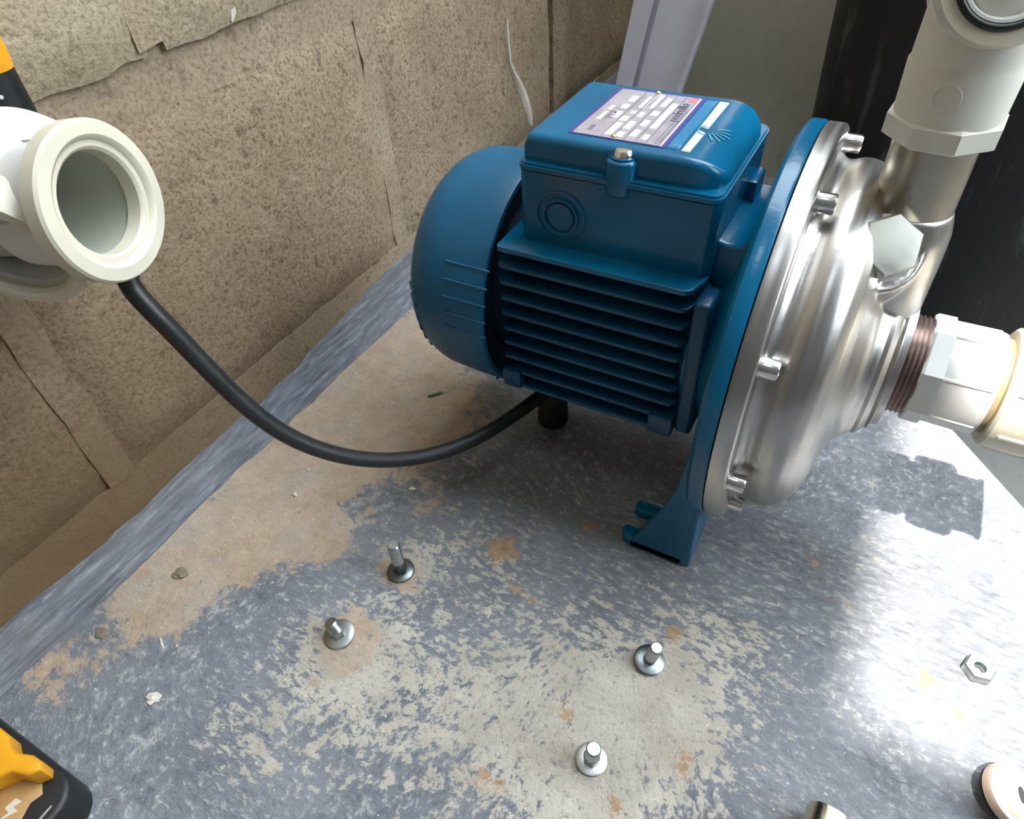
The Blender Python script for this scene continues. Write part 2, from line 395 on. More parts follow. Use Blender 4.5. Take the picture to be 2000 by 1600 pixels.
box('sun_slot_blocker', (.55, -1.022, 2.5), (2.15, -.62, 2.62), MROOF, roof)
# plinth: polygon slab with the slanting right-hand edge
e0 = Vector((.1994, .0660)); ed = (e0 - Vector((.1387, .1416))).normalized()
p_far = e0 - ed * .75; p_near = e0 + ed * .9
bm = bmesh.new(); poly = [(XW - .01, -1.6), (p_near.x, -1.6), (p_near.x, p_near.y), (p_far.x, p_far.y), (XW - .01, p_far.y)]
prism_bm(bm, poly, XYZ, FL, 0)
# chipped edge
es = [e for e in bm.edges if all(v.co.z > -.001 for v in e.verts)]
bmesh.ops.bevel(bm, geom=es, offset=.003, segments=2, affect='EDGES')
pl = from_bm('concrete_plinth', bm, MPLINTH, None, 30)
tag(pl, 'worn grey-blue painted concrete plinth that the pump stands on', 'plinth', kind='structure')
# painted fillet between wall and plinth
bm = bmesh.new(); prev = None; NS = 150
for i in range(NS + 1):
    y = -.75 + 1.55 * i / NS
    top = .014 + .022 * min(1, max(0, (y + .1) / .22)) + .006 * noise.noise(Vector((y * 9, 3, 0))) + .004 * noise.noise(Vector((y * 40, 3, 1)))
    wd = .023 + .006 * noise.noise(Vector((y * 8, 7, 0))) + .003 * noise.noise(Vector((y * 45, 7, 0)))
    if y < -.2: top += (-.2 - y) * .02
    row = []
    for j in range(7):
        u = j / 6
        x = XW + .002 + wd * u; z = top * (1 - u) ** 1.6 + .0008 * (1 - u) + .0016 * noise.noise(Vector((x * 120, y * 30, 1))) * (1 if 0 < j < 6 else 0)
        row.append(bm.verts.new((x, y, max(z, .0006))))
    row.append(bm.verts.new((XW + .002 + wd + .0005, y, -.001))); row.insert(0, bm.verts.new((XW - .006, y, row[0].co.z)))
    if prev:
        for a in range(len(row) - 1): bm.faces.new((prev[a], row[a], row[a + 1], prev[a + 1]))
    prev = row
f = from_bm('baseboard_left', bm, MFILLET, None, 50); tag(f, kind='structure')

# black water tank
prof = [(0, 0), (0, .262), (.01, .270), (.08, .284), (.2, .291), (.36, .2965), (.5, .300), (.95, .302), (.97, .297), (.985, .28), (1.0, .1), (1.0, 0)]
TC = (.212, .712)
tank = empty('water_tank', (TC[0], TC[1], FL), 'large black plastic water tank standing behind the pump', 'tank')
lathe('tank_body', prof, (0, 0, 0), (0, 0, 1), MTANK, tank, 128)
lathe('tank_lid', [(0, 0), (0, .12), (.02, .12), (.03, .11), (.03, 0)], (0, 0, 1.0), (0, 0, 1), MBLK, tank)
bm = bmesh.new(); ang = math.atan2(.31 - TC[1], .10 - TC[0])
# white plastic trim strip leaning in the corner
def strip_pt(u, z, y):
    xl = -.3248 + .182 * z; xr = -.2437 + .249 * z
    return Vector((xl + (xr - xl) * u, y, z))
st = empty('plastic_trim_strip', (-.25, .5, 0), 'pale lavender-white plastic strip leaning upright against the back corner', 'strip')
def strip_part(name, u0, u1, d0, d1, mat):
    bm = bmesh.new(); vs = []
    for z in (0.0, .95):
        for (u, y) in ((u0, .5 - d0), (u1, .5 - d0), (u1, .5 + d1), (u0, .5 + d1)):
            vs.append(bm.verts.new(strip_pt(u, z, y) - st.location))
    for q in ((0, 1, 2, 3), (7, 6, 5, 4), (0, 4, 5, 1), (1, 5, 6, 2), (2, 6, 7, 3), (3, 7, 4, 0)): bm.faces.new([vs[a] for a in q])
    return from_bm(name, bm, mat, st, 30)
strip_part('web', 0, 1, 0, .006, MLAVD)
strip_part('rail', 0, .26, .004, 0, MLAV)
strip_part('rail', .34, 1, .005, 0, MLAV)
strip_part('edge_bead', .965, 1, .011, -.005, MLAV)

# ------------------------------------------------------------------ pump
pump = empty('water_pump', (-.08, 0, 0), 'blue electric motor pump with round stainless steel casing standing on the plinth', 'pump')
pump.location = (0, 0, 0)
PO = (0, 0, H)
# stator body
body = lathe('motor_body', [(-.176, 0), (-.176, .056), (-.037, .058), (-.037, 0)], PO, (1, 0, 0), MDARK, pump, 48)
# side cooling fins, both sides
FX0, FX1 = -.1605, -.0365
def fin(z, side, top=False):
    bm = bmesh.new(); yo = .0668 * side; yi = .030 * side; T = .0030 if not top else .0036
    pts = [(FX0, yi), (FX0, yo - .003 * side), (FX0 + .002, yo), (FX1 - .006, yo)]
    for a in (20, 45, 70, 90): pts.append((FX1 - .006 + .006 * math.sin(math.radians(a)), yo - side * .007 * (1 - math.cos(math.radians(a)))))
    pts += [(FX1 + .003, yo - side * .016), (FX1 + .003, yi)]
    prism_bm(bm, pts, XYZ, z - T / 2, z + T / 2, .0007, 2)
    return from_bm('cooling_fin', bm, MBF_SHADE if not top else MB, pump, 40)
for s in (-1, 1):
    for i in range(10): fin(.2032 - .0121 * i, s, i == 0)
# lower corner pads joining the last two fins, vertical fins below
for s in (-1, 1):
    box('corner_pad', (FX0, s * .0658 - .004, .0935), (FX0 + .014, s * .0658 + .004, .108), MBF_SHADE, pump, .0012)
    box('corner_pad', (FX1 - .016, s * .0652 - .004, .0925), (FX1, s * .0652 + .004, .108), MBF_SHADE, pump, .0012)
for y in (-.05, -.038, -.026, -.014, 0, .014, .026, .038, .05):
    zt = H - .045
    box('lower_fin', (FX0, y - .0014, H - math.sqrt(.066 ** 2 - y * y) + .0005), (FX1, y + .0014, zt), MBF_SHADE, pump)
# fan cover
prof = [(-.1665, .0785), (-.1665, .0820), (-.169, .0826), (-.182, .0828), (-.199, .0820)]
for a in range(0, 91, 9):
    r = math.radians(a); prof.append((-.203 - .036 * math.sin(r), .046 + .0358 * math.cos(r)))
prof += [(-.239, .02), (-.239, 0)]
prof += [(-.236, 0), (-.236, .045), (-.201, .0785)]
cover = lathe('fan_cover', prof, PO, (1, 0, 0), MB_cover, pump, 96, closed=False, smooth=30)
lathe('cover_lip', [(-.180, .078), (-.176, .0782), (-.174, .0730), (-.174, .058), (-.180, .058)], PO, (1, 0, 0), MDARK, pump, 64, closed=True)
# shallow ribs pressed in the side of the cover, and vent bars round the back rim
for i, a in enumerate((149, 157, 165, 173, 181)):
    r = math.radians(a); cy, cz = math.cos(r), math.sin(r)
    bm = bmesh.new(); box_bm(bm, (-.196, -.0007, -.0008), (-.163, .0007, .0006), .0004, 1)
    bmesh.ops.rotate(bm, verts=bm.verts, cent=(0, 0, 0), matrix=Matrix.Rotation(r, 3, 'X'))
    bmesh.ops.translate(bm, verts=bm.verts, vec=(0, .0827 * cy, H + .0827 * cz))
    from_bm('cover_rib', bm, MB_cover, cover)
for i in range(26):
    r = math.radians(170 + 200 * i / 25); RV = .0708
    bm = bmesh.new(); box_bm(bm, (-.2365, -.0020, -.0012), (-.220, .0020, .0008), .0006, 1)
    bmesh.ops.rotate(bm, verts=bm.verts, cent=(0, 0, 0), matrix=Matrix.Rotation(r + PI / 2, 3, 'X'))
    bmesh.ops.translate(bm, verts=bm.verts, vec=(0, RV * math.cos(r), H + RV * math.sin(r)))
    bmesh.ops.rotate(bm, verts=bm.verts, cent=(-.228, RV * math.cos(r), H + RV * math.sin(r)), matrix=Matrix.Rotation(math.radians(46), 3, Vector((0, -math.sin(r), math.cos(r)))))
    from_bm('vent_bar', bm, MB_cover, cover)
box('cover_clip', (-.178, -.0520, H - .068), (-.1765, -.0500, H - .056), MBLK, cover)
# motor end shield and cone towards the flange
lathe('end_shield', [(-.039, 0), (-.039, .060), (-.037, .0625), (-.028, .0635), (-.022, .070), (-.0145, .096), (-.011, .108), (-.011, 0)], PO, (1, 0, 0), MB, pump, 72)
for (y0, y1, z0, z1) in ((-.0675, -.046, .098, .199), (.046, .0675, .098, .199)):
    bm = bmesh.new(); box_bm(bm, (-.0350, y0, z0), (-.0245, y1, z1), .0028, 3); from_bm('shield_lug', bm, MBF_SHADE, pump, 50)
# bridge web from the box to the flange
bm = bmesh.new()
prism_bm(bm, [(-.036, .200), (-.036, .224), (-.029, .222), (-.022, .222), (-.016, .228), (-.011, .238), (-.010, .238), (-.010, .185), (-.03, .185)], XZY, -.0400, .0400, .003, 3)
from_bm('bridge_web', bm, MB, pump, 45)
# blue flange disc
RF = .1254
lathe('flange_disc', [(-.0115, 0), (-.0115, RF - .003), (-.0100, RF - .001), (-.009, RF), (-.0025, RF), (-.001, RF - .0008), (-.001, 0)], PO, (1, 0, 0), MB, pump, 160)
# front foot: slotted plate and triangular web on both sides
def foot(s):
    bm = bmesh.new()
    pts = [(-.0085, -.0975), (-.046, -.0975), (-.0525, -.0950), (-.0555, -.0905), (-.0550, -.0865), (-.051, -.0845), (-.040, -.0845), (-.0355, -.0815), (-.0340, -.0775), (-.0355, -.0735), (-.040, -.0705), (-.050, -.0705), (-.0535, -.0685), (-.0545, -.0640), (-.0530, -.0595), (-.038, -.0575), (-.0085, -.0575)]
    pts = [(a, -b * s) for a, b in pts]
    if s > 0: pts = pts[::-1]
    prism_bm(bm, pts, XYZ, .0, .0095, .0018, 2)
    o = from_bm('foot_plate', bm, MB, pump, 40)
    bm = bmesh.new()
    tri = [(-.0082, .001), (-.047, .001), (-.0475, .006), (-.0300, .046), (-.0205, .080), (-.0165, .115), (-.0055, .115)]
    prism_bm(bm, tri, XZY, s * .0975 - (.0 if s < 0 else .007), s * .0975 + (.007 if s < 0 else 0), .0014, 2)
    from_bm('foot_web', bm, MB, pump, 40)
foot(-1); foot(1)
box('foot_bridge', (-.0112, -.0970, .0005), (-.0030, .0970, .085), MB, pump, .002)
# rear rubber foot
lathe('rear_foot', [(0, 0), (0, .0125), (.003, .0135), (.045, .0115), (.048, .010), (.07, .010), (.07, 0)], (-.1542, -.0040, .0), (0, 0, 1), MRUB, pump, 32)
# junction box: lower housing
X0, X1, YF, YB, ZB, ZL = -.1505, -.0340, -.0515, .0477, .204, .2500
bm = bmesh.new(); box_bm(bm, (X0, YF, .185), (X1, YB, ZL - .001))
for v in bm.verts:
    if v.co.z > .22 and v.co.x > -.08: v.co.x += .0018
es = [e for e in bm.edges if abs(e.verts[0].co.z - e.verts[1].co.z) > .01]
bmesh.ops.bevel(bm, geom=es, offset=.006, segments=5, profile=.5, affect='EDGES')
jb = from_bm('terminal_box', bm, MB, pump, 40)
# knock-out rings on the front face of the box
for (r0, r1, dy) in ((.0098, .0114, .0018), (.0146, .0159, .0012)):
    lathe('knockout_ring', [(0, r0), (dy, r0 + .0003), (dy, r1 - .0003), (0, r1)], (-.1226, YF + .0001, .2250), (0, -1, 0), MB, jb, 48)
lathe('knockout_disc', [(0, .0088), (.0014, .0082), (.0014, 0)], (-.1226, YF + .0001, .2250), (0, -1, 0), MB, jb, 40)
# side gland boss on the far right of the box
box('side_boss', (X1 + .0005, .012, .212), (X1 + .0065, .034, .2345), MB, pump, .0015)
# lid: rim ledge + raised, rounded dome
lid = bmesh.new()
box_bm(lid, (X0 - .0004, YF - .001, ZL), (X1 + .0024, YB + .001, ZL + .0038))
es = [e for e in lid.edges if abs(e.verts[0].co.z - e.verts[1].co.z) > .002]
bmesh.ops.bevel(lid, geom=es, offset=.0065, segments=5, profile=.5, affect='EDGES')
es = [e for e in lid.edges if all(v.co.z > ZL + .0035 for v in e.verts)]
bmesh.ops.bevel(lid, geom=es, offset=.0013, segments=2, affect='EDGES')
lido = from_bm('box_lid', lid, MB, pump, 40)
# dome as height field over the lid
bm = bmesh.new(); NX, NY = 72, 60; g = []
dx0, dx1, dy0, dy1 = -.1475, -.0335, -.0470, .0440
def domez(x, y):
    top = .2684
    # quarter-round fall on the right-hand side, soft edges elsewhere
    d = dx1 - x; R = .0165
    zr = top if d > R * 1.55 else (ZL + .003) + (top - ZL - .003) * math.sqrt(max(0, 1 - (1 - d / (R * 1.55)) ** 2.6))
    def edge(dist, r):
        return 0 if dist > r else r - math.sqrt(max(0, r * r - (r - dist) ** 2))
    # front edge dips as an arc towards the right corner
    z = zr
    z -= edge(max(0, y - dy0), .0045) * 1.0 + edge(max(0, dy1 - y), .006) + edge(max(0, x - dx0), .004)
    return max(z, ZL + .003)
for i in range(NX + 1):
    x = dx0 + (dx1 - dx0) * (i / NX); row = []
    for j in range(NY + 1):
        v = j / NY; v = .5 - .5 * math.cos(PI * v) if True else v
        y = dy0 + (dy1 - dy0) * v
        # rounded corners in plan at the right
        dxr = dx1 - x; cr = .020
        yy = y
        if dxr < cr:
            k = cr - math.sqrt(max(0, cr * cr - (cr - dxr) ** 2)); mid_ = (dy0 + dy1) / 2; hw = (dy1 - dy0) / 2
            yy = mid_ + (y - mid_) * (hw - k * .75) / hw
        row.append(bm.verts.new((x, yy, domez(x, y))))
    g.append(row)
for i in range(NX):
    for j in range(NY): bm.faces.new((g[i][j], g[i + 1][j], g[i + 1][j + 1], g[i][j + 1]))
rim = [r[0] for r in g] + g[-1][1:] + [r[-1] for r in g[::-1]][1:] + g[0][::-1][1:-1]
lo = [bm.verts.new((v.co.x, v.co.y, ZL + .001)) for v in rim]
for k in range(len(rim)): bm.faces.new((rim[k], rim[(k + 1) % len(rim)], lo[(k + 1) % len(rim)], lo[k]))
dome = from_bm('lid_dome', bm, MB, lido, 55)
# screw boss on the front edge of the lid
bm = bmesh.new(); ang = [PI + PI * i / 10 for i in range(11)]
pts = [(-.0888 + .0082 * math.cos(a), -.0490 + .0052 * math.sin(a)) for a in ang] + [(-.0806, -.042), (-.0970, -.042)]
prism_bm(bm, pts, XYZ, ZL - .006, .2635, .0015, 2); from_bm('screw_boss', bm, MB, lido, 50)
lathe('screw_recess', [(0, .0072), (.0012, .0070), (.0012, .0058), (0, .0056)], (-.0888, -.0450, .2635), (0, 0, 1), MB, lido, 40)
lathe('lid_screw', [(0, .0056), (.0022, .0054), (.0038, .0042), (.0040, 0)], (-.0888, -.0450, .2640), (0, 0, 1), MBOLT, lido, 40)
box('screw_slot', (-.0922, -.0456, .2668), (-.0854, -.0444, .2675), MZDARK, lido)
# far-side screw boss
bm = bmesh.new(); pts = [(-.0888 + .0082 * math.cos(a), .0445 - .0062 * math.sin(a)) for a in ang][::-1] + [(-.0970, .040), (-.0806, .040)]
prism_bm(bm, pts, XYZ, ZL - .002, .2630, .0015, 2); from_bm('screw_boss', bm, MB, lido, 50)

# nameplate, printed rows, rivets, stripe and emblem
ZP = .2685
NPc = [(-.1233, -.0370), (-.1215, .0325), (-.0705, .0325), (-.0705, -.0375)]
def npt(u, v):     # u 0..1 along x, v 0..1 along y
    a, b, c_, d_ = [Vector(p) for p in NPc]
    return (a.lerp(d_, u)).lerp(b.lerp(c_, u), v)
def patch(name, u0, v0, u1, v1, mat, h=.0003, zb=ZP, parent=None):
    bm = bmesh.new(); q = [npt(u0, v0), npt(u1, v0), npt(u1, v1), npt(u0, v1)]
    prism_bm(bm, [(p.x, p.y) for p in q], XYZ, zb, zb + h); return from_bm(name, bm, mat, parent, 30)
npl = patch('nameplate', -.03, -.01, 1.03, 1.03, MPURP, .0004, ZP - .0002, lido)
patch('plate_face', .015, 0, .955, 1.0, MPLATE, .0003, ZP + .0002, npl)
patch('plate_edge', .965, 0, .985, 1.0, MPLATEL, .0003, ZP + .0002, npl)
R_ = random.Random(7)
for (u0, u1, v0, v1) in ((.22, .30, .38, .52), (.22, .30, .58, .68), (.22, .30, .74, .88), (.34, .42, .05, .30), (.34, .42, .34, .44), (.38, .44, .50, .56), (.40, .47, .64, .90),
                         (.46, .54, .04, .14), (.46, .54, .20, .36), (.48, .54, .46, .56), (.52, .58, .66, .96), (.60, .67, .08, .22), (.60, .67, .30, .42), (.60, .68, .52, .62), (.62, .68, .72, .92), (.72, .79, .28, .82), (.74, .80, .06, .16), (.10, .15, .30, .48), (.10, .15, .52, .62)):
    patch('printed_field', u0, v0, u1, v1, MPLATEL, .0001, ZP + .0005, npl)
for (u, v0, v1) in ((.325, .02, .98), (.45, .02, .98), (.575, .02, .98), (.70, .02, .98), (.81, .02, .98), (.935, .02, .7), (.90, .02, .55)):
    patch('printed_line', u, v0, u + .010, v1, MPLATED, .0001, ZP + .0005, npl)
patch('printed_mark', .13, .08, .18, .19, MPLATED, .0001, ZP + .0005, npl)
patch('red_mark', .86, .90, .95, .99, MRED, .0001, ZP + .0005, npl)
def text(s, size, loc, rz, mat, parent, name='lettering', bold=0):
    cu = bpy.data.curves.new(name, 'FONT'); cu.body = s; cu.size = size; cu.extrude = .00008; cu.align_x = 'CENTER'; cu.align_y = 'CENTER'; cu.offset = bold
    tmp = bpy.data.objects.new('tmp', cu); COL.objects.link(tmp); dg = bpy.context.evaluated_depsgraph_get()
    me = bpy.data.meshes.new_from_object(tmp.evaluated_get(dg)); bpy.data.objects.remove(tmp); me.materials.clear()
    o = link(name, me, mat, parent); o.location = loc; o.rotation_euler = (0, 0, rz); return o
p = npt(.875, .66); text('pedrollo', .0078, (p.x, p.y, ZP + .0007), PI / 2 + .02, MPLATED, npl, bold=.00012)
for u_, v_, du, dv in ((.16, .36, .09, .012), (.16, .39, .09, .012), (.16, .42, .09, .014), (.17, .455, .02, .03), (.22, .455, .02, .03), (.16, .49, .08, .012)):
    patch('printed_mark', u_, v_, u_ + du, v_ + dv, MPLATED, .0001, ZP + .0005, npl)
for v in (.14, .86):
    pass
for (u, v) in ((.46, .035), (.46, 1.0)):
    p = npt(u, v); lathe('rivet', [(0, .0017), (.0008, .0015), (.0014, .0007), (.0015, 0)], (p.x, p.y, ZP + .0003), (0, 0, 1), MBRASS, npl, 20)
def flat(name, pts, mat, zb, h, parent):
    bm = bmesh.new(); prism_bm(bm, pts, XYZ, zb, zb + h); return from_bm(name, bm, mat, parent, 30)
# the lid falls away to the right, so the stripe follows it
zs = lambda x, y: domez(x, y)
def drape(name, pts, mat, parent, n=8, lift=.00025):
    """pts: 4 corners (a,b,c,d) in plan, draped on the dome"""
    a, b, c_, d_ = [Vector(p) for p in pts]; bm = bmesh.new(); g = []
    for i in range(n + 1):
        row = []
        for j in range(n + 1):
            q = a.lerp(b, i / n).lerp(d_.lerp(c_, i / n), j / n); row.append(bm.verts.new((q.x, q.y, zs(q.x, q.y) + lift)))
        g.append(row)
    for i in range(n):
        for j in range(n): bm.faces.new((g[i][j], g[i + 1][j], g[i + 1][j + 1], g[i][j + 1]))
    o = from_bm(name, bm, mat, parent, 60); m = o.modifiers.new('s', 'SOLIDIFY'); m.thickness = .0002; return o
drape('painted_stripe', [(-.0603, -.0385), (-.0557, -.0387), (-.0552, -.0125), (-.0603, -.0095)], MSTRIPE, lido)
drape('painted_stripe', [(-.0606, -.0055), (-.0556, -.0075), (-.0552, .0330), (-.0608, .0330)], MSTRIPE, lido)
drape('pale_band', [(-.0690, -.0380), (-.0620, -.0380), (-.0620, .0330), (-.0690, .0330)], simple('band_blue', (.02, .17, .33), .35), lido, 8, .0001)
# shell emblem: arc and fan of strokes
def stroke(p, q, w_, parent):
    p = Vector(p); q = Vector(q); n = (q - p).normalized(); n = Vector((-n.y, n.x)) * w_ / 2
    return drape('emblem_stroke', [tuple(p - n), tuple(q - n), tuple(q + n), tuple(p + n)], MLOGO, parent, 4, .0004)
ec = Vector((-.0555, -.0085))
for k in range(6):
    a = math.radians(-62 + k * 19); d0 = Vector((math.cos(a), math.sin(a)))
    stroke(ec + d0 * .0045, ec + d0 * (.0125 + .001 * (k % 2)), .0011, lido)
for k in range(7):
    a0 = math.radians(120 + k * 22); a1 = math.radians(120 + (k + 1) * 22)
    stroke(ec + Vector((math.cos(a0) * .0048, math.sin(a0) * .0062)), ec + Vector((math.cos(a1) * .0048, math.sin(a1) * .0062)), .0009, lido)

# ---- stainless casing
RS = .1249
ring = [(-.0008, .095), (-.0008, RS - .001), (.0, RS), (.0085, RS), (.0098, RS - .0012), (.0100, RS - .005), (.0104, RS - .0075), (.0098, RS - .0085), (.0098, .1150), (.0104, .1140), (.0106, .1130), (.0095, .1120), (.0095, .095)]
lathe('casing_ring', ring, PO, (1, 0, 0), MS, pump, 160, True, 50)
bowl = [(.004, 0), (.004, .111), (.0100, .1105), (.0125, .1085), (.014, .1070), (.0165, .1065), (.022, .1085), (.0280, .1092), (.0345, .1075), (.0400, .1035), (.0445, .097), (.048, .088), (.0505, .077), (.0525, .066), (.0545, .058), (.0575, .053), (.0610, .0505), (.0645, .0485), (.0655, .047), (.0655, 0)]
bm = bmesh.new(); lathe_bm(bm, bowl, PO, (1, 0, 0), 160)
bmesh.ops.remove_doubles(bm, verts=bm.verts, dist=1e-6)
# outlet neck rising from the top of the bowl
XD = .0530
lathe_bm(bm, [(0, 0), (0, .0245), (.05, .0245), (.066, .0240), (.073, .0225), (.0765, .0215), (.0785, .0212), (.0785, 0)], (XD - .0015, 0, .165), (0, 0, 1), 64)
lathe_bm(bm, [(0, 0), (0, .0245), (.052, .0245), (.052, 0)], (.030, 0, .168), (.14, 0, 1), 48)
# boss for the priming plug
PC = Vector((.0455, -.0285, .2310)); PA = Vector((.36, -.66, .66)).normalized()
lathe_bm(bm, [(-.03, 0), (-.03, .028), (-.006, .0240), (-.001, .0228), (.0005, .0215), (.0005, .0195), (-.001, .0190), (-.001, 0)], PC, PA, 48)
for f_ in bm.faces: f_.smooth = True
cas = from_bm('casing_bowl', bm, MS, pump, None)
for p_ in cas.data.polygons: p_.use_smooth = True
rm = cas.modifiers.new('blend', 'REMESH'); rm.mode = 'VOXEL'; rm.voxel_size = .0012; rm.use_smooth_shade = True
sm = cas.modifiers.new('soft', 'SMOOTH'); sm.factor = .6; sm.iterations = 9
# casing bolts
for k, a in enumerate((-18, 24, 66, 109, 153, 192, 232, 270, 306)):
    r = math.radians(a); c0 = (.0096, .1150 * math.cos(r), H + .1150 * math.sin(r))
    b = lathe('casing_bolt', [(0, 0), (0, .0062), (.0009, .0062), (.0009, .0052), (.0088, .0052), (.0098, .0046), (.0098, .0030), (.0070, .0028), (.0070, 0)], c0, (1, 0, 0), MBOLT, pump, 28)
# hex priming plug
lathe('plug_washer', [(-.002, 0), (-.002, .0172), (.0025, .0170), (.0025, 0)], PC, PA, MBOLT, pump, 40)
lathe('priming_plug', [(.0025, 0), (.0025, .0160), (.0100, .0162), (.0112, .0150), (.0118, 0)], PC, PA, MPLUG, pump, 6, smooth=12, ph=.25)
# suction port rings and union thread
lathe('port_collar', [(.060, .0), (.060, .0495), (.066, .0485), (.0685, .046), (.0700, .0430), (.0715, .0435), (.0725, .0405), (.0760, .0400), (.0760, 0)], PO, (1, 0, 0), MS, pump, 96)
prof = [(.072, 0), (.072, .0300)]
for i in range(5): prof += [(.0765 + i * .0026, .0300), (.0778 + i * .0026, .0285)]
prof += [(.095, .0285), (.095, 0)]
lathe('port_thread', prof, PO, (1, 0, 0), steel('copper_tinted_thread', (.40, .32, .29), .35, (60, 60, 60)), pump, 64)
# outlet nipple
lathe('outlet_nipple', [(0, 0), (0, .0194), (.055, .0190), (.055, 0)], (XD, 0, .230), (0, 0, 1), MSN, pump, 64)

# ------------------------------------------------------------------ suction fitting (white plastic), threaded on the port
sf = empty('suction_fitting', (.086, 0, H), 'white plastic union screwed to the suction port at the right of the pump', 'pipe fitting')
def local(o, base): return o
sx = lambda pr: [(a - .086, r) for a, r in pr]
NR = .0315
# octagonal nut
lathe('hex_nut', sx([(.0865, .020), (.0865, NR), (.0880, NR + .0012), (.0975, NR + .0012), (.0975, .020)]), (0, 0, 0), (1, 0, 0), MPVC, sf, 8, True, 20, .25)
lathe('adaptor_body', sx([(.096, .018), (.096, .0300), (.1205, .0305), (.1235, .0298), (.1245, .0285), (.1245, .018)]), (0, 0, 0), (1, 0, 0), MPVC, sf, 72, True, 40)
for a in (150, 200, 250, 100, 50):
    r = math.radians(a); bm = bmesh.new(); box_bm(bm, (.0112, -.0009, -.0010), (.036, .0009, .0010), .0005, 1)
    bmesh.ops.rotate(bm, verts=bm.verts, cent=(0, 0, 0), matrix=Matrix.Rotation(r, 3, 'X')); bmesh.ops.translate(bm, verts=bm.verts, vec=(0, .0302 * math.cos(r), .0302 * math.sin(r)))
    from_bm('body_rib', bm, MPVC, sf)
lathe('brown_gap_seal', sx([(.1245, .018), (.1245, .0275), (.1275, .0275), (.1275, .018)]), (0, 0, 0), (1, 0, 0), simple('brown_sealant', (.32, .24, .12), .6), sf, 48, True)
un = lathe('union_nut', sx([(.1275, .018), (.1275, .0325), (.1290, .0345), (.1330, .0350), (.1500, .0350), (.1560, .0340), (.1575, .031), (.1575, .018)]), (0, 0, 0), (1, 0, 0), MPVCW, sf, 64, True, 35)
for k in range(8):
    r = 2 * PI * k / 8 + .2; bm = bmesh.new(); box_bm(bm, (.0465, -.0015, -.0010), (.0685, .0015, .0012), .0008, 1)
    bmesh.ops.rotate(bm, verts=bm.verts, cent=(0, 0, 0), matrix=Matrix.Rotation(r + PI / 2, 3, 'X')); bmesh.ops.translate(bm, verts=bm.verts, vec=(0, .0350 * math.cos(r), .0350 * math.sin(r)))
    from_bm('grip_rib', bm, MPVCW, un)
lathe('socket', sx([(.156, .018), (.156, .0275), (.172, .0275), (.1725, .0295), (.1755, .0295), (.176, .0275), (.176, .018)]), (0, 0, 0), (1, 0, 0), MPVC, sf, 64, True, 35)

# ------------------------------------------------------------------ discharge elbow (white plastic) on the outlet nipple
de = empty('discharge_elbow', (XD, 0, .2815), 'white plastic threaded elbow on top of the steel outlet pipe, black ring in its mouth', 'pipe fitting')
lathe('hex_nut', [(-.003, .0195), (-.003, .0238), (-.0015, .0262), (.0075, .0262), (.0085, .0240), (.0085, .0195)], (0, 0, 0), (0, 0, 1), MPVCD, de, 8, True, 18, .3)
lathe('elbow_body', [(.006, .0195), (.006, .0233), (.030, .0240), (.0315, .0232), (.034, .0232), (.060, .0226), (.070, .0215), (.070, 0)], (0, 0, 0), (0, 0, 1), MPVCD, de, 72, False, 40)

def cast(o): return o
EC = Vector((-.001, 0, .061)); EA = Vector((.22, -.90, .36)).normalized()
lathe('elbow_socket', [(-.01, .0), (-.01, .0225), (.012, .0230), (.0135, .0262), (.0200, .0265), (.0215, .0255), (.0215, .0205), (.018, .0195), (.018, .0)], EC, EA, MPVCW, de, 72, False, 40)
lathe('black_seal_ring', [(.0205, .0172), (.0225, .0178), (.0232, .0190), (.0225, .0204), (.0205, .0207)], EC, EA, MRUB, de, 64, True, 60)
lathe('inner_sleeve', [(.010, .0), (.012, .014), (.0195, .0150), (.0222, .0162), (.0222, .0174), (.016, .0174), (.01, .0174)], EC, EA, MPVC, de, 64, False, 40)
# moulded mark on the body
a_ = math.radians(-98); 
lathe('moulded_ring', [(0, .0052), (.0003, .0053), (.0003, .0056), (0, .0057)], (.0238 * math.cos(a_), .0238 * math.sin(a_), .022), (math.cos(a_), math.sin(a_), 0), MPVCD, de, 40)
lathe('moulded_dot', [(0, .0009), (.0004, .0008), (.0004, 0)], (.0238 * math.cos(a_), .0238 * math.sin(a_), .022), (math.cos(a_), math.sin(a_), 0), MPVCD, de, 16)

# ------------------------------------------------------------------ foreground tee on the left
RC = Vector((-.2624, -.2226, .2881)); RN = Vector((.956, .282, .084)).normalized()
tee = empty('pipe_tee', RC, 'white plastic pipe tee with wide open mouth above the cable by the block wall', 'pipe fitting')
lathe('mouth_ring', [(-.0105, .0300), (-.0100, .0335), (-.0085, .0348), (-.0015, .0350), (0, .0340), (.0004, .0285), (-.0006, .0270), (-.0022, .0262), (-.0022, .0238), (-.0035, .0225), (-.0105, .0222)], (0, 0, 0), RN, MPVCW, tee, 96, True, 35)
lathe('branch_pipe', [(-.008, .0230), (-.040, .0228), (-.040, .0268), (-.020, .0280), (-.008, .0283)], (0, 0, 0), RN, MPVC, tee, 80, True, 40)
lathe('inner_bore', [(-.003, .0229), (-.085, .0218), (-.0855, .0), (-.0865, 0), (-.0865, .0224), (-.003, .0233)], (0, 0, 0), RN, MPVCI_SHADE, tee, 64, False, 40)
bm = bmesh.new()
run_c = -RN * .048
DN = Vector((.38, -.87, -.30)).normalized()
lathe('run_body', [(-.030, .0225), (-.030, .0295), (-.026, .0325), (-.002, .0325), (.012, .0315), (.020, .0300), (.022, .0285), (.022, .0262), (-.02, .0250)], run_c, DN, MPVC, tee, 80, True, 45)
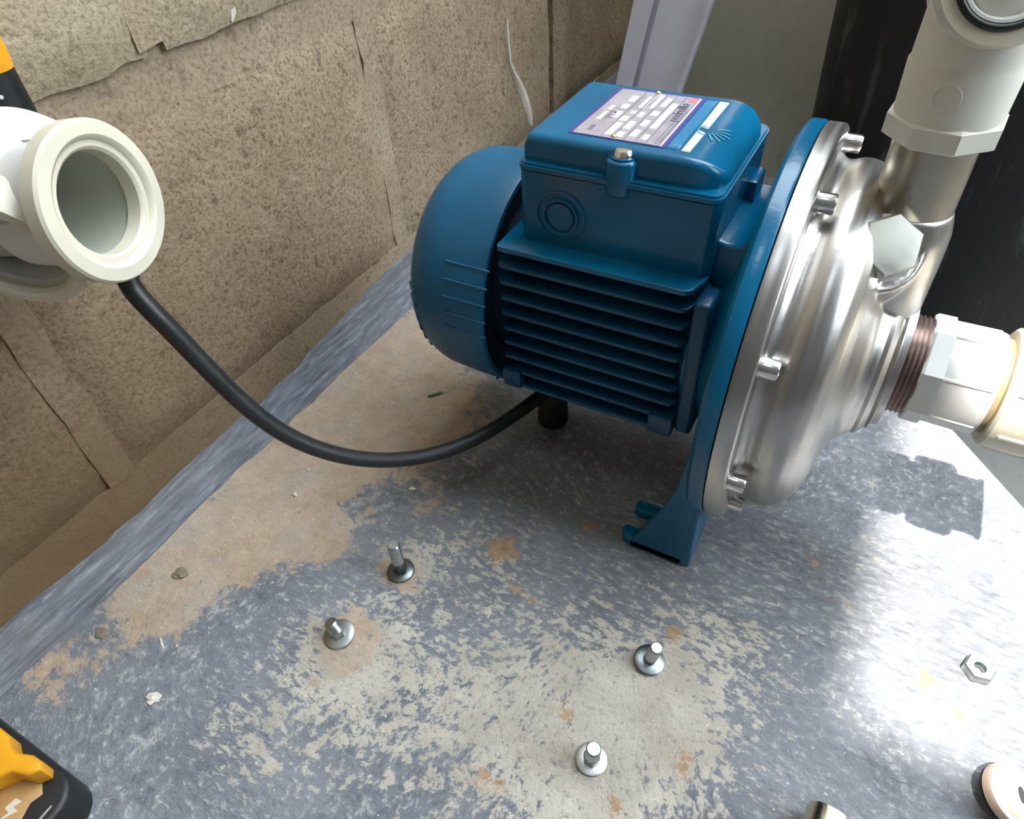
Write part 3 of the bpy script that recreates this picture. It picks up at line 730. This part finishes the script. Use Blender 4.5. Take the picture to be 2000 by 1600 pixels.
lathe('end_sleeve', [(.012, .0265), (.012, .0340), (.0145, .0352), (.0270, .0352), (.0290, .0345), (.0295, .0300), (.0285, .0285), (.0260, .0275), (.0235, .0282), (.021, .0272), (.0185, .0280), (.016, .0270)], run_c, DN, MPVCW, tee, 80, True, 30)
cut = lathe('cutter', [(-.10, 0), (-.10, .0236), (.01, .0236), (.01, 0)], (0, 0, 0), RN, None, tee, 64)
for body_ in [o_ for o_ in tee.children if o_.name.startswith(('run_body', 'end_sleeve'))]:
    bo = body_.modifiers.new('b', 'BOOLEAN'); bo.operation = 'DIFFERENCE'; bo.object = cut; bo.solver = 'EXACT'
    bpy.context.view_layer.update(); dg_ = bpy.context.evaluated_depsgraph_get(); nm = bpy.data.meshes.new_from_object(body_.evaluated_get(dg_)); body_.modifiers.clear(); body_.data = nm
bpy.data.objects.remove(cut)
lathe('wall_stub', [(.028, .021), (.028, .0255), (.075, .0255), (.075, .0)], run_c - RN * .01 + Vector((0, 0, .004)), (-.962, -.15, .0), MPVC, tee, 48)
for k in (-1, 1):
    a0 = k * .9
    bm = bmesh.new(); box_bm(bm, (-.052, -.0006, -.0008), (-.012, .0006, .0008), .0003, 1)
    ax, u, v = basis(RN); d = (u * math.cos(2.2 + k * .75) + v * math.sin(2.2 + k * .75))
    rot = Matrix((ax, d.cross(ax) * -1, d)).transposed()
    bmesh.ops.rotate(bm, verts=bm.verts, cent=(0, 0, 0), matrix=rot); bmesh.ops.translate(bm, verts=bm.verts, vec=d * .0278)
    from_bm('mould_seam', bm, MPVC, tee)

# ------------------------------------------------------------------ motor cable
cp = [(-.138, -.022, .066), (-.1498, -.0432, .0587), (-.1641, -.0866, .057), (-.1838, -.1256, .0621), (-.2031, -.157, .0765), (-.2205, -.1827, .0992), (-.2383, -.2004, .1263), (-.2503, -.2099, .156), (-.2626, -.2149, .1869), (-.271, -.219, .2137), (-.2800, -.2220, .2330), (-.2890, -.2190, .2420), (-.302, -.198, .250), (-.320, -.180, .257), (-.350, -.176, .264), (-.370, -.2, .285), (-.380, -.24, .30)]
cab = tube('power_cable', cp, .0053, MRUB); tag(cab, 'thick black power cable looping from the motor up behind the white tee', 'cable')

# ------------------------------------------------------------------ black and yellow tool against the wall
tl = empty('tool_handle', (-.3745, -.1885, .305), 'black and yellow tool handle upright by the wall at the top left', 'tool handle')
lathe('black_grip', [(-.025, 0), (-.025, .010), (-.023, .0115), (.016, .0115), (.018, .010), (.018, 0)], (0, 0, 0), (0, 0, 1), MBLK, tl, 32)
lathe('yellow_sleeve', [(.016, 0), (.016, .0118), (.022, .0125), (.14, .0125), (.145, .010), (.145, 0)], (0, 0, 0), (0, 0, 1), MYEL, tl, 32)
lathe('white_dot', [(0, .0011), (.0005, .0009), (.0006, 0)], (.0100, -.0054, .006), (.88, -.47, 0), MPVC, tl, 12)

# ------------------------------------------------------------------ anchor bolts on the plinth
def anchor(loc, ht, tilt, label, washer, wr=.0098, wt=.0016, rb=.0044, hexr=True, wtilt=None):
    t_ = empty('anchor_bolt', (loc[0], loc[1], 0), label, 'bolt', 'anchor bolts on the plinth')
    ax = Vector((tilt[0], tilt[1], 1)).normalized(); wa = Vector((*(wtilt or tilt), 1)).normalized()
    o = lathe('washer', [(0, .003), (0, wr - .0004), (.0004, wr), (wt, wr), (wt + .0004, wr - .0006), (wt + .0004, .003)], (0, 0, .0008), wa, washer, t_, 48, True)
    if hexr: lathe('hex_shoulder', [(0, 0), (0, .0052), (ht * .35, .0050), (ht * .38, .0044), (ht * .38, 0)], (0, 0, .0015), ax, washer, t_, 6, smooth=20)
    pr = [(0, 0), (0, rb)]; z = ht * .3
    while z < ht - .002: pr += [(z, rb), (z + .0007, rb * .93)]; z += .0014
    pr += [(ht - .0012, rb), (ht, rb * .8), (ht, 0)]
    lathe('threaded_stud', pr, (0, 0, .001), ax, MZINC, t_, 24)
    return t_
anchor((-.1850, -.1905), .0330, (.0, .0), 'tallest anchor bolt, standing upright in dark washer, nearest the cable', MZDARK)
anchor((-.1935, -.2500), .0140, (-.34, .00), 'short tilted anchor bolt on pale washer, leftmost of the four', MZINC, .0104, .0018, .0046, True, (-.04, -.12))
anchor((-.0035, -.1735), .0215, (.16, -.02), 'anchor bolt in the shiny dark dished washer in front of the pump foot', MZDARK, .0098, .0022, .0040, False)
anchor((-.0120, -.2445), .0190, (.06, -.02), 'anchor bolt on dusty flush washer, nearest the bottom of the photo', MZINC, .0092, .0007, .0044, True)
# loose hex nut in the sunlight
nu = empty('hex_nut', (.1767, -.0889, 0), 'loose zinc hex nut lying in the sunlit patch on the right', 'nut')
lathe('nut_body', [(0, .0042), (0, .0082), (.0009, .0090), (.0052, .0090), (.0062, .0080), (.0062, .0046), (.0054, .0041), (.0009, .0041)], (0, 0, .0), (0, 0, 1), MZINC, nu, 6, True, 20, .2)
lathe('nut_thread', [(0.001, .0028), (.001, .0043), (.0058, .0043), (.0058, .0036), (.0045, .0031)], (0, 0, 0), (0, 0, 1), MZINC, nu, 24, True)
# pinkish beige stepped disc
dk = empty('slotted_disc', (.1940, -.1610, .0), 'pinkish beige round metal disc with a slot hole at the right edge', 'disc')
DA = Vector((.32, .0, 1)).normalized()
dd = lathe('disc_plate', [(0, 0), (0, .0155), (.0012, .0166), (.0052, .0166), (.0064, .0158), (.0070, .0136), (.0064, .0128), (.0068, .0122), (.0080, .0080), (.0083, 0)], (0, 0, .0062), DA, MPINK, dk, 64)
lathe('disc_rim', [(.0, .0162), (-.0012, .0164), (-.0012, .014), (0, .014)], (0, 0, .0062), DA, MBLK, dk, 64, True)
ax, u, v = basis(DA)
bm = bmesh.new(); pts = [(.0042 * math.cos(a) * 1.0, .0016 * math.sin(a)) for a in [2 * PI * i / 20 for i in range(20)]]
q0 = Vector((0, 0, .0062)) + ax * .0080
prism_bm(bm, pts, lambda a, b, c: q0 + u * (a * -.3 + b * .95) + v * (a * .95 + b * .3) + ax * c, 0, .0007)
from_bm('slot_hole', bm, MBLK, dk)
# chrome tube lying at the bottom edge
ct = empty('steel_socket', (.1090, -.2370, .0), 'shiny brown-tinted steel socket lying at the bottom edge of the photo', 'socket')
lathe('socket_body', [(.022, 0), (.022, .0098), (.0215, .0112), (.020, .0115), (-.03, .0115), (-.032, .0110), (-.032, .007), (-.02, .007), (-.02, 0)], (0, 0, .0117), (.12, 1, 0), MCHROME, ct, 48)
lathe('end_step', [(.022, 0), (.022, .0078), (.0228, .0072), (.0228, 0)], (0, 0, .0117), (.12, 1, 0), MZDARK, ct, 32)

# ------------------------------------------------------------------ battery tool in the bottom left corner
bt = empty('battery_pack', (-.33, -.445, 0), 'yellow and black cordless tool battery in the bottom left corner', 'battery')
def bpoly(name, pts, z0, z1, bev, mat, seg=3):
    bm = bmesh.new(); prism_bm(bm, [(a + .33, b + .445) for a, b in pts], XYZ, z0, z1, bev, seg); return from_bm(name, bm, mat, bt, 45)
arc = [(-.266 + .016 * math.cos(math.radians(a)), -.4095 + .016 * math.sin(math.radians(a))) for a in (-5, 12, 30, 48, 66, 84)]
bpoly('base_shell', [(-.40, -.52), (-.250, -.52)] + arc + [(-.40, -.3935)], 0, .0290, .003, MBLK)
bpoly('yellow_housing', [(-.40, -.3960), (-.300, -.3960), (-.2935, -.3990), (-.2870, -.3995), (-.2780, -.3960), (-.2700, -.3960), (-.2665, -.3990), (-.2700, -.4040), (-.2800, -.4070), (-.2890, -.4180), (-.292, -.50), (-.40, -.50)][::-1], .0285, .0440, .0022, MYEL)
bpoly('label_panel', [(-.2850, -.4030), (-.2710, -.4030), (-.2650, -.4070), (-.2670, -.4130), (-.2590, -.4320), (-.2640, -.52), (-.2860, -.52), (-.2880, -.415)][::-1], .0288, .0298, .0003, MTAN, 1)
bpoly('bolt_symbol', [(-.2760, -.4150), (-.2715, -.4145), (-.2732, -.4185), (-.2690, -.4185), (-.2745, -.4270), (-.2730, -.4215), (-.2770, -.4210)][::-1], .0298, .0301, 0, MPVCW)
bpoly('grey_line', [(-.2560, -.4080), (-.2550, -.4085), (-.2545, -.52), (-.2556, -.52)][::-1], .0289, .0293, 0, simple('grey_trim', (.35, .34, .30), .5))

# ------------------------------------------------------------------ debris
def chip(name, loc, size, mat, label, cat, rz=0, seed=0, flat_=.3):
    bm = bmesh.new(); bmesh.ops.create_icosphere(bm, subdivisions=2, radius=1)
    for v_ in bm.verts:
        n = .75 + .5 * noise.noise(v_.co * 1.3 + Vector((seed, 0, 0)))
        v_.co = Vector((v_.co.x * size[0] * n, v_.co.y * size[1] * n, max(v_.co.z, -.6) * size[2] * n))
    zmin = min(v_.co.z for v_ in bm.verts)
    for v_ in bm.verts: v_.co.z -= zmin
    o = from_bm(name, bm, mat, None, 20); o.location = (loc[0], loc[1], 0); o.rotation_euler = (0, 0, rz); return tag(o, label, cat)
chip('stone_chip', (-.2738, -.3393), (.0066, .0046, .0022), MPALE, 'pale cream stone chip on bare grey paint at lower left', 'chip', .5, 1)
chip('stone_chip', (-.3311, -.2659), (.0070, .0060, .0020), MDARKST, 'flat brown stone chip in the dust, right of the fillet', 'chip', .7, 2)
chip('stone_chip', (-.3431, -.3245), (.0060, .0050, .0016), MDARKST, 'flat brown chip lower left in the dust near the fillet', 'chip', .2, 3)
chip('stone_chip', (-.2215, -.1235), (.0036, .0024, .0014), MPALE, 'small white chip beside the cable shadow', 'chip', .2, 4)
chip('stone_chip', (-.3040, -.1700), (.0030, .0024, .0015), MPALE, 'small pink-white pebble in the dust left of the cable shadow', 'chip', .2, 5)
chip('paint_flake', (-.3000, -.3100), (.0058, .0010, .0006), MPALE, 'thin white curved sliver left of the pale stone chip', 'flake', -.5, 6)
bm = bmesh.new(); prism_bm(bm, [(-.0065, -.0012), (.005, -.0016), (.0075, 0), (.005, .0016), (-.0065, .0012)], XYZ, 0, .0010, .0003, 1)
lf = from_bm('leaf_scrap', bm, MLEAF, None, 30); lf.location = (-.2657, -.0220, .0006); lf.rotation_euler = (0, 0, math.radians(48)); tag(lf, 'narrow dark green leaf scrap on the dust beside the fan cover', 'leaf')
grit = bmesh.new(); rr = random.Random(3)
for i in range(420):
    if rr.random() < .6: x = rr.uniform(-.36, -.24); y = rr.uniform(-.33, .08)
    else: x = rr.uniform(-.36, .16); y = rr.uniform(-.3, .0)
    s_ = rr.uniform(.0003, .0010) * (1 if rr.random() < .93 else 1.7)
    vs = [grit.verts.new((x + s_ * math.cos(a) * rr.uniform(.7, 1.2), y + s_ * math.sin(a) * rr.uniform(.7, 1.2), 0)) for a in (0, 1.25, 2.5, 3.8, 5)]
    tp = grit.verts.new((x, y, s_ * .8))
    for q in range(5): grit.faces.new((vs[q], vs[(q + 1) % 5], tp))
g_ = from_bm('grit', grit, MSTONE, None, 20); tag(g_, 'loose sandy grit scattered over the plinth', 'grit', None, 'stuff')
